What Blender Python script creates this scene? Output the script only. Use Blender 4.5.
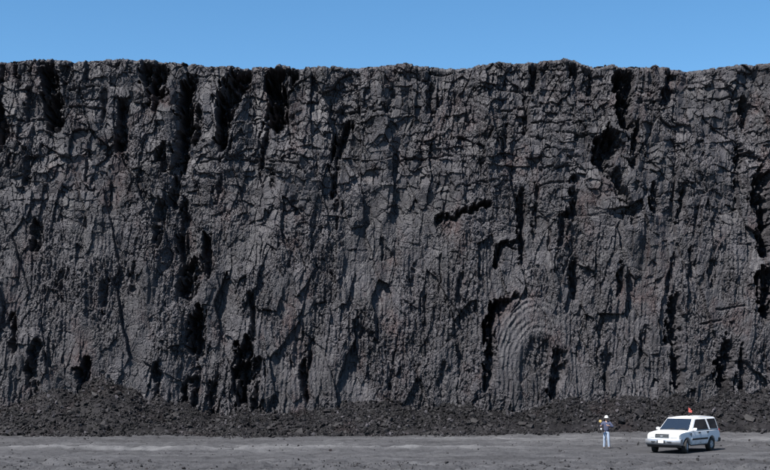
import bpy, bmesh, math, random
import numpy as np
from mathutils import Vector, Matrix

for o in list(bpy.data.objects):
    bpy.data.objects.remove(o)
C = bpy.context.scene.collection
SC = bpy.context.scene
R = math.radians
random.seed(7)

# ------------------------------------------------------------------ camera
F = 1200.0            # focal length in pixels of the 770 px wide photograph
EYE = 4.0             # the photographer stands on a low bench
HOR = 377.0           # pixel row of the horizon
cam_d = bpy.data.cameras.new('camera')
cam = bpy.data.objects.new('camera', cam_d)
C.objects.link(cam)
cam.location = (0, 0, EYE)
cam.rotation_euler = (R(90), 0, 0)
cam_d.sensor_width = 36
cam_d.lens = 36 * F / 770
cam_d.shift_y = (HOR - 235) / 770
cam_d.clip_start = 0.5
cam_d.clip_end = 6000
SC.camera = cam

def at(px, py, Y):
    """photo pixel at depth Y -> world point"""
    return Vector(((px - 385) / F * Y, Y, EYE - (py - HOR) / F * Y))

# ------------------------------------------------------------------ light
SUN_AZ, SUN_EL = 43.0, 55.0     # degrees to the left of straight behind the camera / above horizon
w = bpy.data.worlds.new('World')
SC.world = w
w.use_nodes = True
nt = w.node_tree
sky = nt.nodes.new('ShaderNodeTexSky')
sky.sky_type = 'NISHITA'
sky.sun_disc = False
sky.sun_elevation = R(SUN_EL)
sky.sun_rotation = R(180 + SUN_AZ)
sky.altitude = 1400
sky.air_density = 1.0
sky.dust_density = 0.6
sky.ozone_density = 3.0
bg = nt.nodes['Background']
bg.inputs[1].default_value = 0.077
hs = nt.nodes.new('ShaderNodeHueSaturation')     # clear dry air: deeper, slightly greener blue
hs.inputs['Hue'].default_value = 0.493
hs.inputs['Saturation'].default_value = 1.20
nt.links.new(sky.outputs[0], hs.inputs['Color'])
nt.links.new(hs.outputs[0], bg.inputs[0])
sd = bpy.data.lights.new('sun', 'SUN')
sd.energy = 5.0
sd.angle = R(0.5)
sd.color = (1.0, 0.965, 0.92)
sun = bpy.data.objects.new('sun', sd)
C.objects.link(sun)
tosun = Vector((-math.sin(R(SUN_AZ)) * math.cos(R(SUN_EL)),
                -math.cos(R(SUN_AZ)) * math.cos(R(SUN_EL)), math.sin(R(SUN_EL))))
sun.rotation_euler = tosun.to_track_quat('Z', 'Y').to_euler()
sun.location = (-40, -10, 60)
vs = SC.view_settings
vs.view_transform = 'Standard'
vs.look = 'None'
vs.gamma = 1
vs.use_curve_mapping = False
vs.exposure = 1.15

# ------------------------------------------------------------------ materials
def mat(name, col, rough=0.6, metal=0.0, spec=0.5):
    m = bpy.data.materials.new(name)
    m.use_nodes = True
    b = m.node_tree.nodes['Principled BSDF']
    b.inputs['Base Color'].default_value = (*col, 1)
    b.inputs['Roughness'].default_value = rough
    b.inputs['Metallic'].default_value = metal
    b.inputs['Specular IOR Level'].default_value = spec
    return m

class NG:
    def __init__(s, m):
        s.t = m.node_tree
        s.b = s.t.nodes['Principled BSDF']
        tc = s.t.nodes.new('ShaderNodeTexCoord')
        s.co = tc.outputs['Object']
    def n(s, k): return s.t.nodes.new(k)
    def l(s, a, b): s.t.links.new(a, b)
    def map(s, scale, loc=(0, 0, 0)):
        x = s.n('ShaderNodeMapping'); x.inputs['Scale'].default_value = scale
        x.inputs['Location'].default_value = loc
        s.l(s.co, x.inputs[0]); return x.outputs[0]
    def noise(s, vec, scale, detail=4, rough=0.6):
        x = s.n('ShaderNodeTexNoise'); x.inputs['Scale'].default_value = scale
        x.inputs['Detail'].default_value = detail; x.inputs['Roughness'].default_value = rough
        s.l(vec, x.inputs['Vector']); return x.outputs[0]
    def ramp(s, fac, stops):
        x = s.n('ShaderNodeValToRGB')
        e = x.color_ramp.elements
        while len(e) < len(stops): e.new(0.5)
        for i, (p, c) in enumerate(stops):
            e[i].position = p; e[i].color = (*c, 1) if len(c) == 3 else c
        s.l(fac, x.inputs[0]); return x.outputs[0]
    def mix(s, a, b, fac, mode='MIX'):
        x = s.n('ShaderNodeMixRGB'); x.blend_type = mode
        if isinstance(fac, float): x.inputs[0].default_value = fac
        else: s.l(fac, x.inputs[0])
        for i, v in ((1, a), (2, b)):
            if isinstance(v, tuple): x.inputs[i].default_value = (*v, 1)
            else: s.l(v, x.inputs[i])
        return x.outputs[0]
    def bump(s, h, strength, dist):
        x = s.n('ShaderNodeBump'); x.inputs['Strength'].default_value = strength
        x.inputs['Distance'].default_value = dist
        s.l(h, x.inputs['Height']); s.l(x.outputs[0], s.b.inputs['Normal'])

def g(v): return (v, v, v)

def coal_material(name, base, tint, stain_amt, chips=False):
    m = mat(name, g(base), 0.62, 0, 0.35)
    N = NG(m)
    v = N.co
    n1 = N.noise(v, 0.35, 5)
    n2 = N.noise(v, 2.2, 6, 0.7)
    n3 = N.noise(v, 9.0, 4, 0.7)
    lo = tuple(base * 0.62 * t for t in tint); hi = tuple(base * 1.35 * t for t in tint)
    c = N.ramp(n1, [(0.32, lo), (0.68, hi)])
    c = N.mix(c, N.ramp(n2, [(0.3, g(0.55)), (0.7, g(1.4))]), 0.75, 'MULTIPLY')
    c = N.mix(c, N.ramp(n3, [(0.3, g(0.6)), (0.72, g(1.45))]), 0.6, 'MULTIPLY')
    # rust red staining on weathered joints
    st = N.noise(N.map((1, 1, 0.7), (31, 7, 3)), 0.27, 6, 0.72)
    sf = N.ramp(st, [(0.54, g(0)), (0.68, g(stain_amt))])
    c = N.mix(c, (base * 1.0, base * 0.56, base * 0.54), sf)
    if chips:      # every broken piece has its own freshness: dull black to pale dusty
        ge = N.n('ShaderNodeNewGeometry')
        c = N.mix(c, N.ramp(ge.outputs['Random Per Island'], [(0.0, g(0.45)), (0.6, g(0.9)), (0.86, g(1.5)), (1.0, g(4.2))]), 1.0, 'MULTIPLY')
    N.l(c, N.b.inputs['Base Color'])
    rr = N.ramp(n2, [(0.3, g(0.48)), (0.7, g(0.8))])
    N.l(rr, N.b.inputs['Roughness'])
    N.bump(n3, 0.5, 0.06)
    return m

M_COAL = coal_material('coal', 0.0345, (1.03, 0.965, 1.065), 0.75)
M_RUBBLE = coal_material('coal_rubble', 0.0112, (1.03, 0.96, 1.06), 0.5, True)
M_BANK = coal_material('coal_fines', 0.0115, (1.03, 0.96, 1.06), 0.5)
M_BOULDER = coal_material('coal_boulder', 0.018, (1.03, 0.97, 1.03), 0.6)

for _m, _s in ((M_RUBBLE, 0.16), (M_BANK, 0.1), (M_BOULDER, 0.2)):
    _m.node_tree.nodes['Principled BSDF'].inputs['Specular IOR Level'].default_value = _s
def ground_material():
    m = mat('coal_dust', g(0.1), 0.9, 0, 0.2)
    N = NG(m)
    v = N.co
    a = N.noise(N.map((0.10, 0.45, 1)), 1.0, 5, 0.6)      # long drag marks left by the graders
    b = N.noise(N.map((0.6, 1.6, 1)), 1.0, 6, 0.7)
    d = N.noise(v, 7.0, 5, 0.75)
    c = N.ramp(a, [(0.33, (0.033, 0.0325, 0.035)), (0.55, (0.048, 0.0475, 0.051)), (0.72, (0.070, 0.0695, 0.073))])
    c = N.mix(c, N.ramp(b, [(0.32, g(0.68)), (0.68, g(1.3))]), 0.7, 'MULTIPLY')
    c = N.mix(c, N.ramp(d, [(0.3, g(0.55)), (0.7, g(1.4))]), 0.6, 'MULTIPLY')
    at_ = N.n('ShaderNodeAttribute'); at_.attribute_name = 'dust'
    c = N.mix(c, N.mix(c, (0.120, 0.119, 0.123), 0.75), at_.outputs['Fac'])
    N.l(c, N.b.inputs['Base Color'])
    fine = N.noise(v, 26.0, 3, 0.7)
    N.bump(N.mix(d, fine, 0.45), 0.9, 0.07)
    return m
M_GROUND = ground_material()

# ------------------------------------------------------------------ numpy noise
_rng = np.random.RandomState(11)
_T = _rng.rand(8, 256, 256).astype(np.float64)
def _look(k, i, j): return _T[k % 8][i & 255, j & 255]
def vnoise(u, v, k=0):
    i = np.floor(u).astype(np.int64); j = np.floor(v).astype(np.int64)
    fu = u - i; fv = v - j
    fu = fu * fu * (3 - 2 * fu); fv = fv * fv * (3 - 2 * fv)
    i = i + 37 * k; j = j + 91 * k
    a = _look(k, i, j); b = _look(k, i + 1, j); c = _look(k, i, j + 1); d = _look(k, i + 1, j + 1)
    return (a * (1 - fu) + b * fu) * (1 - fv) + (c * (1 - fu) + d * fu) * fv * 1.0
def fbm(u, v, k=0, o=5, gain=0.5):
    s = 0; a = 1; t = 0
    for q in range(o):
        s = s + a * (vnoise(u, v, k + q) - 0.5); t += a
        a *= gain; u = u * 2.03 + 17.1; v = v * 2.03 + 5.7
    return s / t * 2
def voro(u, v, k=0, jit=0.9, box=False):
    """cell noise: returns per-cell random values, offset to the cell point, and border distance"""
    iu = np.floor(u).astype(np.int64); iv = np.floor(v).astype(np.int64)
    best = np.full(u.shape, 1e9); sec = np.full(u.shape, 1e9)
    bx = np.zeros(u.shape); by = np.zeros(u.shape)
    bi = np.zeros(u.shape, np.int64); bj = np.zeros(u.shape, np.int64)
    for a in (-1, 0, 1):
        for b in (-1, 0, 1):
            ci = iu + a; cj = iv + b
            px = ci + 0.5 + jit * (_look(k, ci, cj) - 0.5)
            py = cj + 0.5 + jit * (_look(k + 1, ci, cj) - 0.5)
            dx = u - px; dy = v - py
            dd = np.maximum(np.abs(dx), np.abs(dy)) ** 2 if box else dx * dx + dy * dy
            near = dd < best
            sec = np.where(near, best, np.minimum(sec, dd))
            bx = np.where(near, dx, bx); by = np.where(near, dy, by)
            bi = np.where(near, ci, bi); bj = np.where(near, cj, bj)
            best = np.where(near, dd, best)
    h = [_look(k + 2 + q, bi, bj) for q in range(3)]
    return h, bx, by, np.sqrt(sec) - np.sqrt(best)
def facets(u, v, k, tx=1.0, ty=1.0, box=False):
    """broken rock: each cell is a tilted flat face at its own level, about -1..1"""
    h, dx, dy, e = voro(u, v, k, 0.9, box)
    return (h[0] - 0.5) * 1.0 + (h[1] - 0.5) * dx * 1.6 * tx + (h[2] - 0.5) * dy * 1.6 * ty, e
def sstep(a, b, x):
    t = np.clip((x - a) / (b - a), 0, 1)
    return t * t * (3 - 2 * t)

def mesh_grid(name, X, Y, Z, material, smooth=False):
    nr, nc = X.shape
    co = np.stack([X, Y, Z], -1).reshape(-1, 3).astype(np.float32)
    idx = np.arange(nr * nc).reshape(nr, nc)
    q = np.stack([idx[:-1, :-1], idx[:-1, 1:], idx[1:, 1:], idx[1:, :-1]], -1).reshape(-1, 4)
    return mesh_np(name, co, q, material, smooth)
def mesh_np(name, co, faces, material, smooth=False):
    me = bpy.data.meshes.new(name)
    nf, k = faces.shape
    me.vertices.add(len(co)); me.vertices.foreach_set('co', np.asarray(co, np.float32).ravel())
    me.loops.add(nf * k); me.loops.foreach_set('vertex_index', faces.astype(np.int32).ravel())
    me.polygons.add(nf)
    me.polygons.foreach_set('loop_start', np.arange(0, nf * k, k, dtype=np.int32))
    me.polygons.foreach_set('use_smooth', np.full(nf, smooth))
    me.update(calc_edges=True); me.validate()
    me.materials.append(material)
    return me
def link(name, me, parent=None):
    o = bpy.data.objects.new(name, me); C.objects.link(o)
    if parent: o.parent = parent
    return o
def tag(o, label, cat, group=None):
    o['label'] = label; o['category'] = cat
    if group: o['group'] = group
    return o

# ------------------------------------------------------------------ the coal face
WALL_Y = 85.0
LEAN = 2.2            # metres the face leans back over its height
H = 26.0
def wall_y0(z): return WALL_Y + LEAN * np.clip(z, 0, 40) / H

rim_px = [(-800, 62), (-300, 61), (0, 61), (20, 59), (45, 58.5), (70, 61), (100, 61), (136, 60), (141, 56.5), (160, 59), (172, 62), (190, 63.5),
          (240, 64), (284, 63.5), (298, 67), (340, 66.5), (370, 66), (400, 64), (430, 66), (470, 66), (500, 62), (520, 61),
          (545, 60.5), (562, 58.5), (576, 59), (584, 63), (600, 64), (640, 64), (676, 65), (684, 66.5), (720, 65), (745, 63.5), (770, 63),
          (1000, 64), (1600, 62)]
RX = np.array([(p[0] - 385) / F * (WALL_Y + LEAN) for p in rim_px])
RZ = np.array([EYE - (p[1] - HOR) / F * (WALL_Y + LEAN) for p in rim_px])
def rim(x): return np.interp(x, RX, RZ)

# recesses read off the photograph: (x0, y0, x1, y1, halfwidth px, depth m)
NOTCH = [
    (47, 58, 49, 84, 4.5, 1.5), (52, 84, 54, 118, 7.5, 1.6), (1, 58, 2, 78, 4, 1.0), (0, 108, 3, 136, 5, 1.2),
    (146, 57, 147, 76, 5, 1.3), (159, 62, 158, 90, 6.5, 1.5), (156, 88, 154, 112, 3.5, 1.2),
    (188, 85, 184, 118, 5, 1.4), (184, 116, 181, 149, 5.5, 1.5), (122, 110, 121, 146, 4.5, 1.0),
    (241, 68, 234, 94, 7, 1.6), (229, 84, 222, 114, 6.5, 1.6), (224, 114, 222, 141, 6, 1.4),
    (276, 71, 274, 117, 8.5, 1.9), (288, 69, 295, 74, 6, 1.4), (266, 118, 263, 160, 3, 0.9), (261, 158, 261, 190, 1.6, 0.6),
    (346, 128, 338, 150, 5.5, 1.2), (336, 150, 334, 194, 2.4, 0.8), (340, 206, 338, 226, 2.6, 0.7), (272, 165, 273, 186, 2.2, 0.6),
    (196, 112, 194, 137, 5, 1.0),
    (625, 80, 623, 118, 6.5, 1.7), (607, 146, 600, 157, 9, 1.4), (635, 128, 631, 162, 4.5, 1.1),
    (674, 74, 664, 103, 4, 0.8), (745, 102, 746, 123, 4, 0.9),
    (606, 168, 618, 196, 4.5, 1.0), (618, 194, 632, 222, 4, 0.9), (653, 188, 653, 213, 3, 0.8), (680, 192, 676, 216, 3.5, 0.9),
    (764, 176, 757, 206, 5.5, 1.2), (764, 205, 766, 252, 5.5, 1.4), (766, 278, 764, 310, 7, 1.6),
    (438, 220, 460, 213, 2.2, 0.9), (458, 213, 490, 206, 3.0, 1.1), (495, 247, 520, 245, 2.2, 0.9), (498, 248, 497, 262, 4.2, 1.2),
    (521, 200, 522, 262, 3.0, 0.8), (536, 188, 537, 236, 2.2, 0.7), (562, 216, 559, 240, 3.6, 0.8), (574, 182, 571, 216, 3.6, 0.9),
    (490, 318, 488, 352, 3.6, 1.3), (488, 350, 486, 384, 2.8, 1.1), (496, 306, 490, 320, 4.2, 1.3), (516, 295, 497, 307, 2.4, 0.9),
    (558, 354, 556, 374, 3.5, 0.9), (573, 268, 573, 297, 3.6, 1.0), (560, 368, 552, 396, 4, 1.0),
    (672, 258, 668, 290, 2.5, 0.7), (671, 302, 671, 340, 5, 1.2), (673, 338, 677, 384, 4.5, 1.2), (724, 346, 722, 394, 5.5, 1.3), 
    (190, 268, 186, 290, 7, 1.3), (195, 322, 193, 348, 7, 1.5), (37, 348, 31, 372, 5.5, 1.1), (29, 370, 33, 388, 4.5, 1.0), (88, 366, 82, 378, 4.5, 1.1), (80, 374, 86, 390, 4.5, 1.0), (107, 288, 106, 310, 3, 0.7),
    (243, 350, 249, 376, 6, 1.3), (241, 366, 241, 414, 5.5, 1.5), (257, 366, 257, 410, 4.5, 1.2), (252, 298, 252, 340, 2.5, 0.8),
    (305, 358, 305, 396, 3.5, 1.0), (363, 333, 376, 343, 3, 0.7), (212, 390, 212, 414, 4.5, 1.0),
    (156, 374, 155, 400, 4.5, 0.9), (184, 384, 183, 412, 4, 1.0), (194, 376, 195, 412, 3, 0.9),
    (174, 180, 172, 202, 5, 1.0), (159, 210, 158, 238, 5, 1.0), (184, 206, 182, 240, 4, 1.0), (182, 238, 184, 272, 4, 1.0), (90, 158, 88, 182, 2.2, 0.6),
    (164, 148, 163, 170, 3, 0.8), (181, 153, 181, 168, 5, 1.0), (34, 228, 34, 247, 4.5, 0.9), (207, 242, 206, 272, 5, 1.1), (26, 154, 28, 184, 2.5, 0.7),
    (392, 96, 388, 112, 2, 0.7), (430, 92, 432, 116, 3, 0.7), (452, 96, 451, 112, 2, 0.6), (534, 66, 533, 92, 3, 0.9), (527, 92, 527, 130, 2.5, 0.7),
    (503, 118, 504, 150, 2.5, 0.7), (573, 60, 575, 74, 4.5, 1.0), (590, 66, 592, 92, 3, 0.8), (382, 230, 386, 258, 2.5, 0.6), (412, 268, 414, 292, 2.4, 0.6),
    (427, 300, 426, 330, 2.2, 0.6), (462, 280, 458, 298, 3, 0.7), (618, 268, 616, 290, 3, 0.8), (690, 250, 690, 280, 2.2, 0.6), (714, 262, 712, 284, 3, 0.7),
    (742, 150, 740, 186, 3.5, 0.9), (30, 96, 29, 118, 3, 0.7), (18, 62, 17, 84, 2.4, 0.7), (104, 96, 103, 118, 2.6, 0.7), (68, 62, 70, 84, 2.6, 0.6),
    (222, 176, 220, 200, 2.4, 0.6), (293, 196, 300, 214, 3, 0.6), (14, 320, 12, 344, 3.5, 0.8), (62, 268, 60, 288, 3, 0.7), (133, 268, 133, 290, 3, 0.7),
    (742, 352, 740, 392, 3.5, 0.8), (608, 360, 606, 388, 3, 0.7), (646, 330, 644, 356, 2.6, 0.6), (396, 352, 394, 384, 2.4, 0.6), (444, 366, 442, 392, 2.6, 0.6),
]
# thin open bedding joints (x0, y0, x1, y1)
JOINT = [(326, 89, 362, 91), (330, 111, 392, 112), (200, 163, 238, 158), (236, 160, 300, 163), (330, 98, 331, 112), (358, 88, 360, 112),
         (498, 89, 534, 92), (500, 110, 540, 108), (520, 124, 590, 122), (556, 132, 592, 138), (552, 70, 574, 71), (640, 92, 672, 90),
         (700, 98, 740, 96), (716, 310, 744, 306), (700, 324, 720, 320), (60, 108, 102, 109), (72, 92, 100, 87), (640, 102, 676, 100),
         (536, 186, 568, 182), (540, 170, 576, 166), (462, 186, 492, 182), (402, 160, 452, 156), (20, 122, 60, 120), (104, 153, 128, 150)]

def wall_disp(x, z):
    """relief of the face in metres towards the viewer"""
    # photo pixel coordinates of each point, used only to place the features that the photograph shows
    Yd = wall_y0(z)
    wx = x + 0.30 * fbm(x / 1.8, z / 2.6, 1, 3) + 0.05 * fbm(x / 0.3, z / 0.4, 2, 2)
    wz = z + 0.35 * fbm(x / 1.9 + 9, z / 1.9, 3, 3) + 0.05 * fbm(x / 0.4, z / 0.4 + 4, 4, 2)
    sx = wx + 0.09 * wz; tx = wx - 0.12 * wz           # two sheared joint sets
    up = sstep(12, 19, z)                              # blockier, bedded rock towards the rim
    d = 0.85 * fbm(x / 8.0, z / 16.0, 0, 3) + 0.60 * fbm(x / 2.4, z / 7.0, 5, 3)
    f1, e1 = facets(sx / 1.8 + 50, wz / 5.2 + 50, 0)
    f2, e2 = facets(tx / 0.62 + 20, wz / 2.2 + 70, 1, 1.0, 1.0)
    f2b, _ = facets(wx / 0.46 + 27, wz / 0.95 + 77, 4, 0.9, 0.9, True)
    f3, e3 = facets(sx / 0.24 + 90, wz / 0.62 + 30, 2, 1.0, 1.1)
    f3b, _ = facets(tx / 0.18 + 95, wz / 0.33 + 35, 6, 1.0, 1.1)
    f4, e4 = facets(wx / 0.115 + 10, wz / 0.18 + 60, 3, 1.0, 1.0)
    b1, be = facets(wx / 1.15 + 33, wz / 0.62 + 18, 5, 1, 1, True)   # bedded slabs
    v3, ve = facets(wx / 0.20 + 15, wz / 0.95 + 11, 5, 1.0, 1.0)      # splintery upright cleat low on the face
    v4, _ = facets(wx / 0.12 + 55, wz / 0.42 + 21, 0, 1.0, 1.0)
    q1, qe = facets(wx / 0.80 + 63, wz / 1.25 + 48, 3, 0.8, 0.8, True)  # clean joint blocks
    rn = fbm(x / 2.2 + 40, z / 3.4, 6, 4)
    rough = 0.16 + 0.95 * sstep(-0.22, 0.22, rn)
    mid = 0.5 + 0.5 * sstep(-0.2, 0.2, fbm(x / 4 + 4, z / 4, 2, 3))
    d = d + 0.46 * f1 + 0.25 * f2 * mid + 0.13 * f2b * mid + up * (0.20 * b1 + 0.24 * q1)
    d = d + rough * ((0.55 + 0.25 * (1 - up)) * (0.115 * f3 + 0.085 * f3b + 0.045 * f4) + (1 - up) * (0.085 * v3 + 0.05 * v4))
    d = d - (0.03 + 0.07 * up) * (1 - sstep(0.0, 0.025, e1)) - 0.08 * rough * (1 - sstep(0.0, 0.07, e2)) - 0.05 * rough * (1 - sstep(0.0, 0.12, e3))
    d = d - 0.09 * up * (1 - sstep(0, 0.035, be)) - 0.10 * up * (1 - sstep(0, 0.03, qe)) - 0.04 * (1 - up) * (1 - sstep(0, 0.12, ve))
    d = d + 0.02 * (0.4 + rough) * fbm(x / 0.18, z / 0.26, 3, 3)
    # tooth marks left by the digging bucket: upright wavy ribs low on the face
    px = 385 + x * F / Yd; py = HOR + (EYE - z) * F / Yd
    low = 1 - sstep(11, 17, z)
    sm = low * sstep(0.0, 0.25, fbm(x / 5.0 + 7, z / 6.0, 2, 3) + 0.18)
    sm = np.maximum(sm, np.exp(-((px - 345) / 45) ** 2 - ((py - 330) / 55) ** 2))
    rib = np.sin(2 * np.pi * (x / 0.36 + 1.2 * fbm(x / 1.3, z / 3.0, 4, 3)))
    d = d + 0.042 * sm * rib
    # the arched bite: ribs bend over a centre
    ax = (px - 539) / 47.0; ay = (py - 366) / 70.0
    ay2 = np.minimum(ay, 0)
    rr = np.sqrt(ax * ax + ay2 * ay2) + 0.035 * fbm(x / 0.8, z / 1.1, 6, 4)
    am = sstep(1.03, 0.97, rr) * sstep(0.30, 0.5, rr) * sstep(0.75, 0.2, ay) * sstep(0.9, 0.3, ax)
    arch = np.sin(2 * np.pi * rr * 10.5)
    d = d * (1 - 0.55 * am) + am * ((0.020 + 0.012 * sstep(0.1, -0.6, ax)) * arch * (0.7 + 1.5 * fbm(x / 0.7, z / 0.7, 1, 3)) + 0.35 * (1 - rr) + 0.15)
    # ragged recesses and joints
    jx = px + 2.4 * fbm(x / 1.1, z / 1.1, 7, 3) + 4.0 * f2 + 2.0 * f3 + 0.8 * f3b
    jy = py + 4.0 * fbm(x / 1.0 + 30, z / 1.0, 5, 3) + 6.0 * f2b + 1.5 * f3b
    rec = np.zeros_like(x)
    for (x0, y0, x1, y1, hw, dep) in NOTCH:
        hw = hw * (0.72 if dep > 1.25 else 0.58); dep = dep * (0.95 if dep > 1.25 else 0.75 if dep > 0.75 else 0.45)
        q = (np.abs(px - (x0 + x1) / 2) < abs(x1 - x0) / 2 + hw + 16) & (np.abs(py - (y0 + y1) / 2) < abs(y1 - y0) / 2 + hw + 18)
        if not q.any(): continue
        ex, ey = x1 - x0, y1 - y0
        t = np.clip(((jx[q] - x0) * ex + (jy[q] - y0) * ey) / (ex * ex + ey * ey), 0, 1)
        dist = np.hypot(jx[q] - x0 - t * ex, (jy[q] - y0 - t * ey) * 0.8)
        steep = abs(ey) > abs(ex)
        right = (jx[q] - x0 - t * ex) > 0
        far = np.where(right & steep, hw * 2.4 + 1.2, hw * 1.5 + 1.2)
        k = 1.0 - np.clip((dist - hw * 0.7) / (far - hw * 0.7), 0, 1)
        # the sides break back in angular steps
        k = np.where(k > 0.03, np.clip(np.round(k * 3.2 + 0.9 * f2b[q] + 1.0 * f3[q] + 0.6 * f3b[q]) / 3.2, 0, 1), 0)
        rec[q] = np.maximum(rec[q], dep * 1.35 * k * (1 + 0.5 * f2[q] + 0.4 * f3[q] + 0.3 * f3b[q]))
    for (x0, y0, x1, y1) in JOINT:
        q = (np.abs(px - (x0 + x1) / 2) < abs(x1 - x0) / 2 + 8) & (np.abs(py - (y0 + y1) / 2) < abs(y1 - y0) / 2 + 8)
        if not q.any(): continue
        ex, ey = x1 - x0, y1 - y0
        kx = px[q] + 0.3 * (jx[q] - px[q]); ky = py[q] + 0.3 * (jy[q] - py[q])
        t = np.clip(((kx - x0) * ex + (ky - y0) * ey) / (ex * ex + ey * ey), 0, 1)
        dist = np.hypot(kx - x0 - t * ex, ky - y0 - t * ey)
        rec[q] = np.maximum(rec[q], 0.22 * (1 - sstep(0.4, 1.3, dist)))
    for q in range(1):
        p = np.pad(rec, 1, mode='edge')
        rec = (p[1:-1, 1:-1] * 2 + p[:-2, 1:-1] + p[2:, 1:-1] + p[1:-1, :-2] + p[1:-1, 2:]) / 6
    return d - rec * (0.25 + 0.75 * sstep(0.1, 0.9, rim(x) - z))

def build_wall():
    xs = np.arange(-31, 31.001, 0.046)
    side = 31 + np.cumsum(np.linspace(0.08, 2.5, 110))
    xs = np.concatenate([-side[::-1], xs, side])
    n = int(H / 0.046)
    s = np.linspace(0, 1, n)
    X, S = np.meshgrid(xs, s)
    top = rim(X) + 0.18 * (voro(X / 0.95 + 3, 0 * X + 0.5, 2)[0][0] - 0.5) + 0.08 * (voro(X / 0.35 + 8, 0 * X + 0.5, 3)[0][0] - 0.5)
    Z = S * top
    D = wall_disp(X, Z)
    # the rim crumbles: the last half metre rounds over and is notched
    e = (top - Z)
    D = D - 0.25 * np.clip(1 - e / 0.3, 0, 1) ** 2
    Yw = wall_y0(Z) - D
    Z = Z + (0.07 * fbm(X / 0.5, Z / 0.5, 1, 3)) * sstep(0.3, 2, Z) * sstep(0.05, 0.8, e)
    X = X + 0.05 * fbm(X / 0.5 + 60, Z / 0.5, 4, 3)
    # plateau behind the rim
    back = np.concatenate([np.arange(0.1, 3.5, 0.12), 3.5 + np.cumsum(np.linspace(0.2, 60, 36))])
    PX, PB = np.meshgrid(xs, back)
    PY = Yw[-1][None, :] + PB
    h2, e2 = facets(PX / 0.9 + 5, PB / 0.7 + 8, 4)
    h3, e3 = facets(PX / 0.35 + 5, PB / 0.35 + 8, 2)
    PZ = top[-1][None, :] * (1 - sstep(0.4, 3, PB)) + rim(PX) * sstep(0.4, 3, PB) + (0.05 * h2 + 0.03 * h3 - 0.03) * sstep(0, 0.25, PB) * (1 - 0.6 * sstep(3, 8, PB)) - 0.012 * PB * sstep(2, 6, PB)
    return mesh_grid('coal_cliff', np.vstack([X, PX]), np.vstack([Yw, PY]), np.vstack([Z, PZ]), M_COAL)
cliff = link('coal_cliff', build_wall())
cliff['kind'] = 'structure'
cliff['label'] = 'sheer black coal face of a mine, fractured and shadowed'

# ------------------------------------------------------------------ ground
def berm_y(x): return 66.6 - 0.006 * (x + 6) ** 2 * 0.2
def ground_z(x, y):
    amp = sstep(140, 90, np.abs(x)) * sstep(20, 40, y)
    z = 0.10 * fbm(x / 9, y / 5, 3, 3) + 0.13 * fbm(x / 2.2, y / 1.1, 1, 4) + 0.10 * fbm(x / 0.5, y / 0.45, 6, 3)
    # churned ground near the front and a graded windrow across the pit floor
    z = z + 0.22 * fbm(x / 0.7, y / 0.5, 2, 3) * sstep(60, 54, y)
    z = z + 0.20 * np.exp(-((y - berm_y(x) - 0.5 * fbm(x / 6, 0 * x, 2, 3)) / 0.75) ** 2) * (1 - sstep(5, 12, x)) * (0.75 + 0.5 * fbm(x / 1.3, y / 1.3, 5, 3))
    z = z + 0.08 * sstep(75, 81, y) + 0.12 * sstep(6, 14, x) * sstep(72, 81, y) + 0.06 * sstep(69, 79, y) * sstep(-4, 4, x)
    # wheel ruts of haul trucks and light vehicles
    for (y0, k1, k2, gap) in ((59.5, 0.06, 0.004, 1.7), (62.6, -0.03, -0.002, 1.6), (70.5, 0.02, 0.003, 2.6), (73.5, -0.05, 0.002, 1.7), (55.0, 0.03, -0.003, 2.8)):
        for off in (0, gap):
            yy = y - (y0 + off + k1 * x + k2 * x * x + 0.25 * fbm(x / 7, 0 * x + y0, 4, 2))
            z = z - 0.05 * np.exp(-(yy / 0.17) ** 2) + 0.03 * np.exp(-((np.abs(yy) - 0.34) / 0.13) ** 2)
    # level ground under the car and the standing person
    for (cx, cy, rad) in ((15.9, 64.6, 3.6), (12.35, 67.2, 0.9)):
        k = sstep(rad * 1.35, rad * 0.8, np.hypot(x - cx, y - cy))
        z = z * (1 - k)
    return z * amp
def build_ground():
    xs = np.arange(-30, 30.001, 0.135)
    side = 30 + np.cumsum(np.geomspace(0.15, 260, 46))
    xs = np.concatenate([-side[::-1], xs, side])
    ys = np.arange(44, 87, 0.115)
    lo = 44 - np.cumsum(np.geomspace(0.2, 260, 40)); hi = 87 + np.cumsum(np.geomspace(0.3, 300, 34))
    ys = np.concatenate([lo[::-1], ys, hi])
    X, Y = np.meshgrid(xs, ys)
    me = mesh_grid('ground', X, Y, ground_z(X, Y), M_GROUND)
    # pale dust dropped along the graded windrow and on the swept strip beside the rubble
    wv = 0.5 * fbm(X / 6, 0 * X, 2, 3)
    dust = np.exp(-((Y - berm_y(X) - wv) / 0.7) ** 2) * (1 - sstep(4, 12, X)) * (0.8 + 0.7 * fbm(X / 1.2, Y / 0.6, 5, 3))
    dust = dust + 0.7 * np.exp(-((Y - 76.5 - wv) / 2.2) ** 2) * sstep(-3, 8, X) * (0.6 + 1.2 * fbm(X / 1.5, Y / 0.8, 6, 3))
    dust = dust + 0.22 * sstep(0.05, 0.4, fbm(X / 3.0, Y / 0.9, 1, 4))
    at_ = me.attributes.new('dust', 'FLOAT', 'POINT')
    at_.data.foreach_set('value', np.clip(dust, 0, 1).astype(np.float32).ravel())
    return me
ground = link('ground', build_ground())
ground['kind'] = 'structure'
ground['label'] = 'dusty grey pit floor with drag marks'

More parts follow.
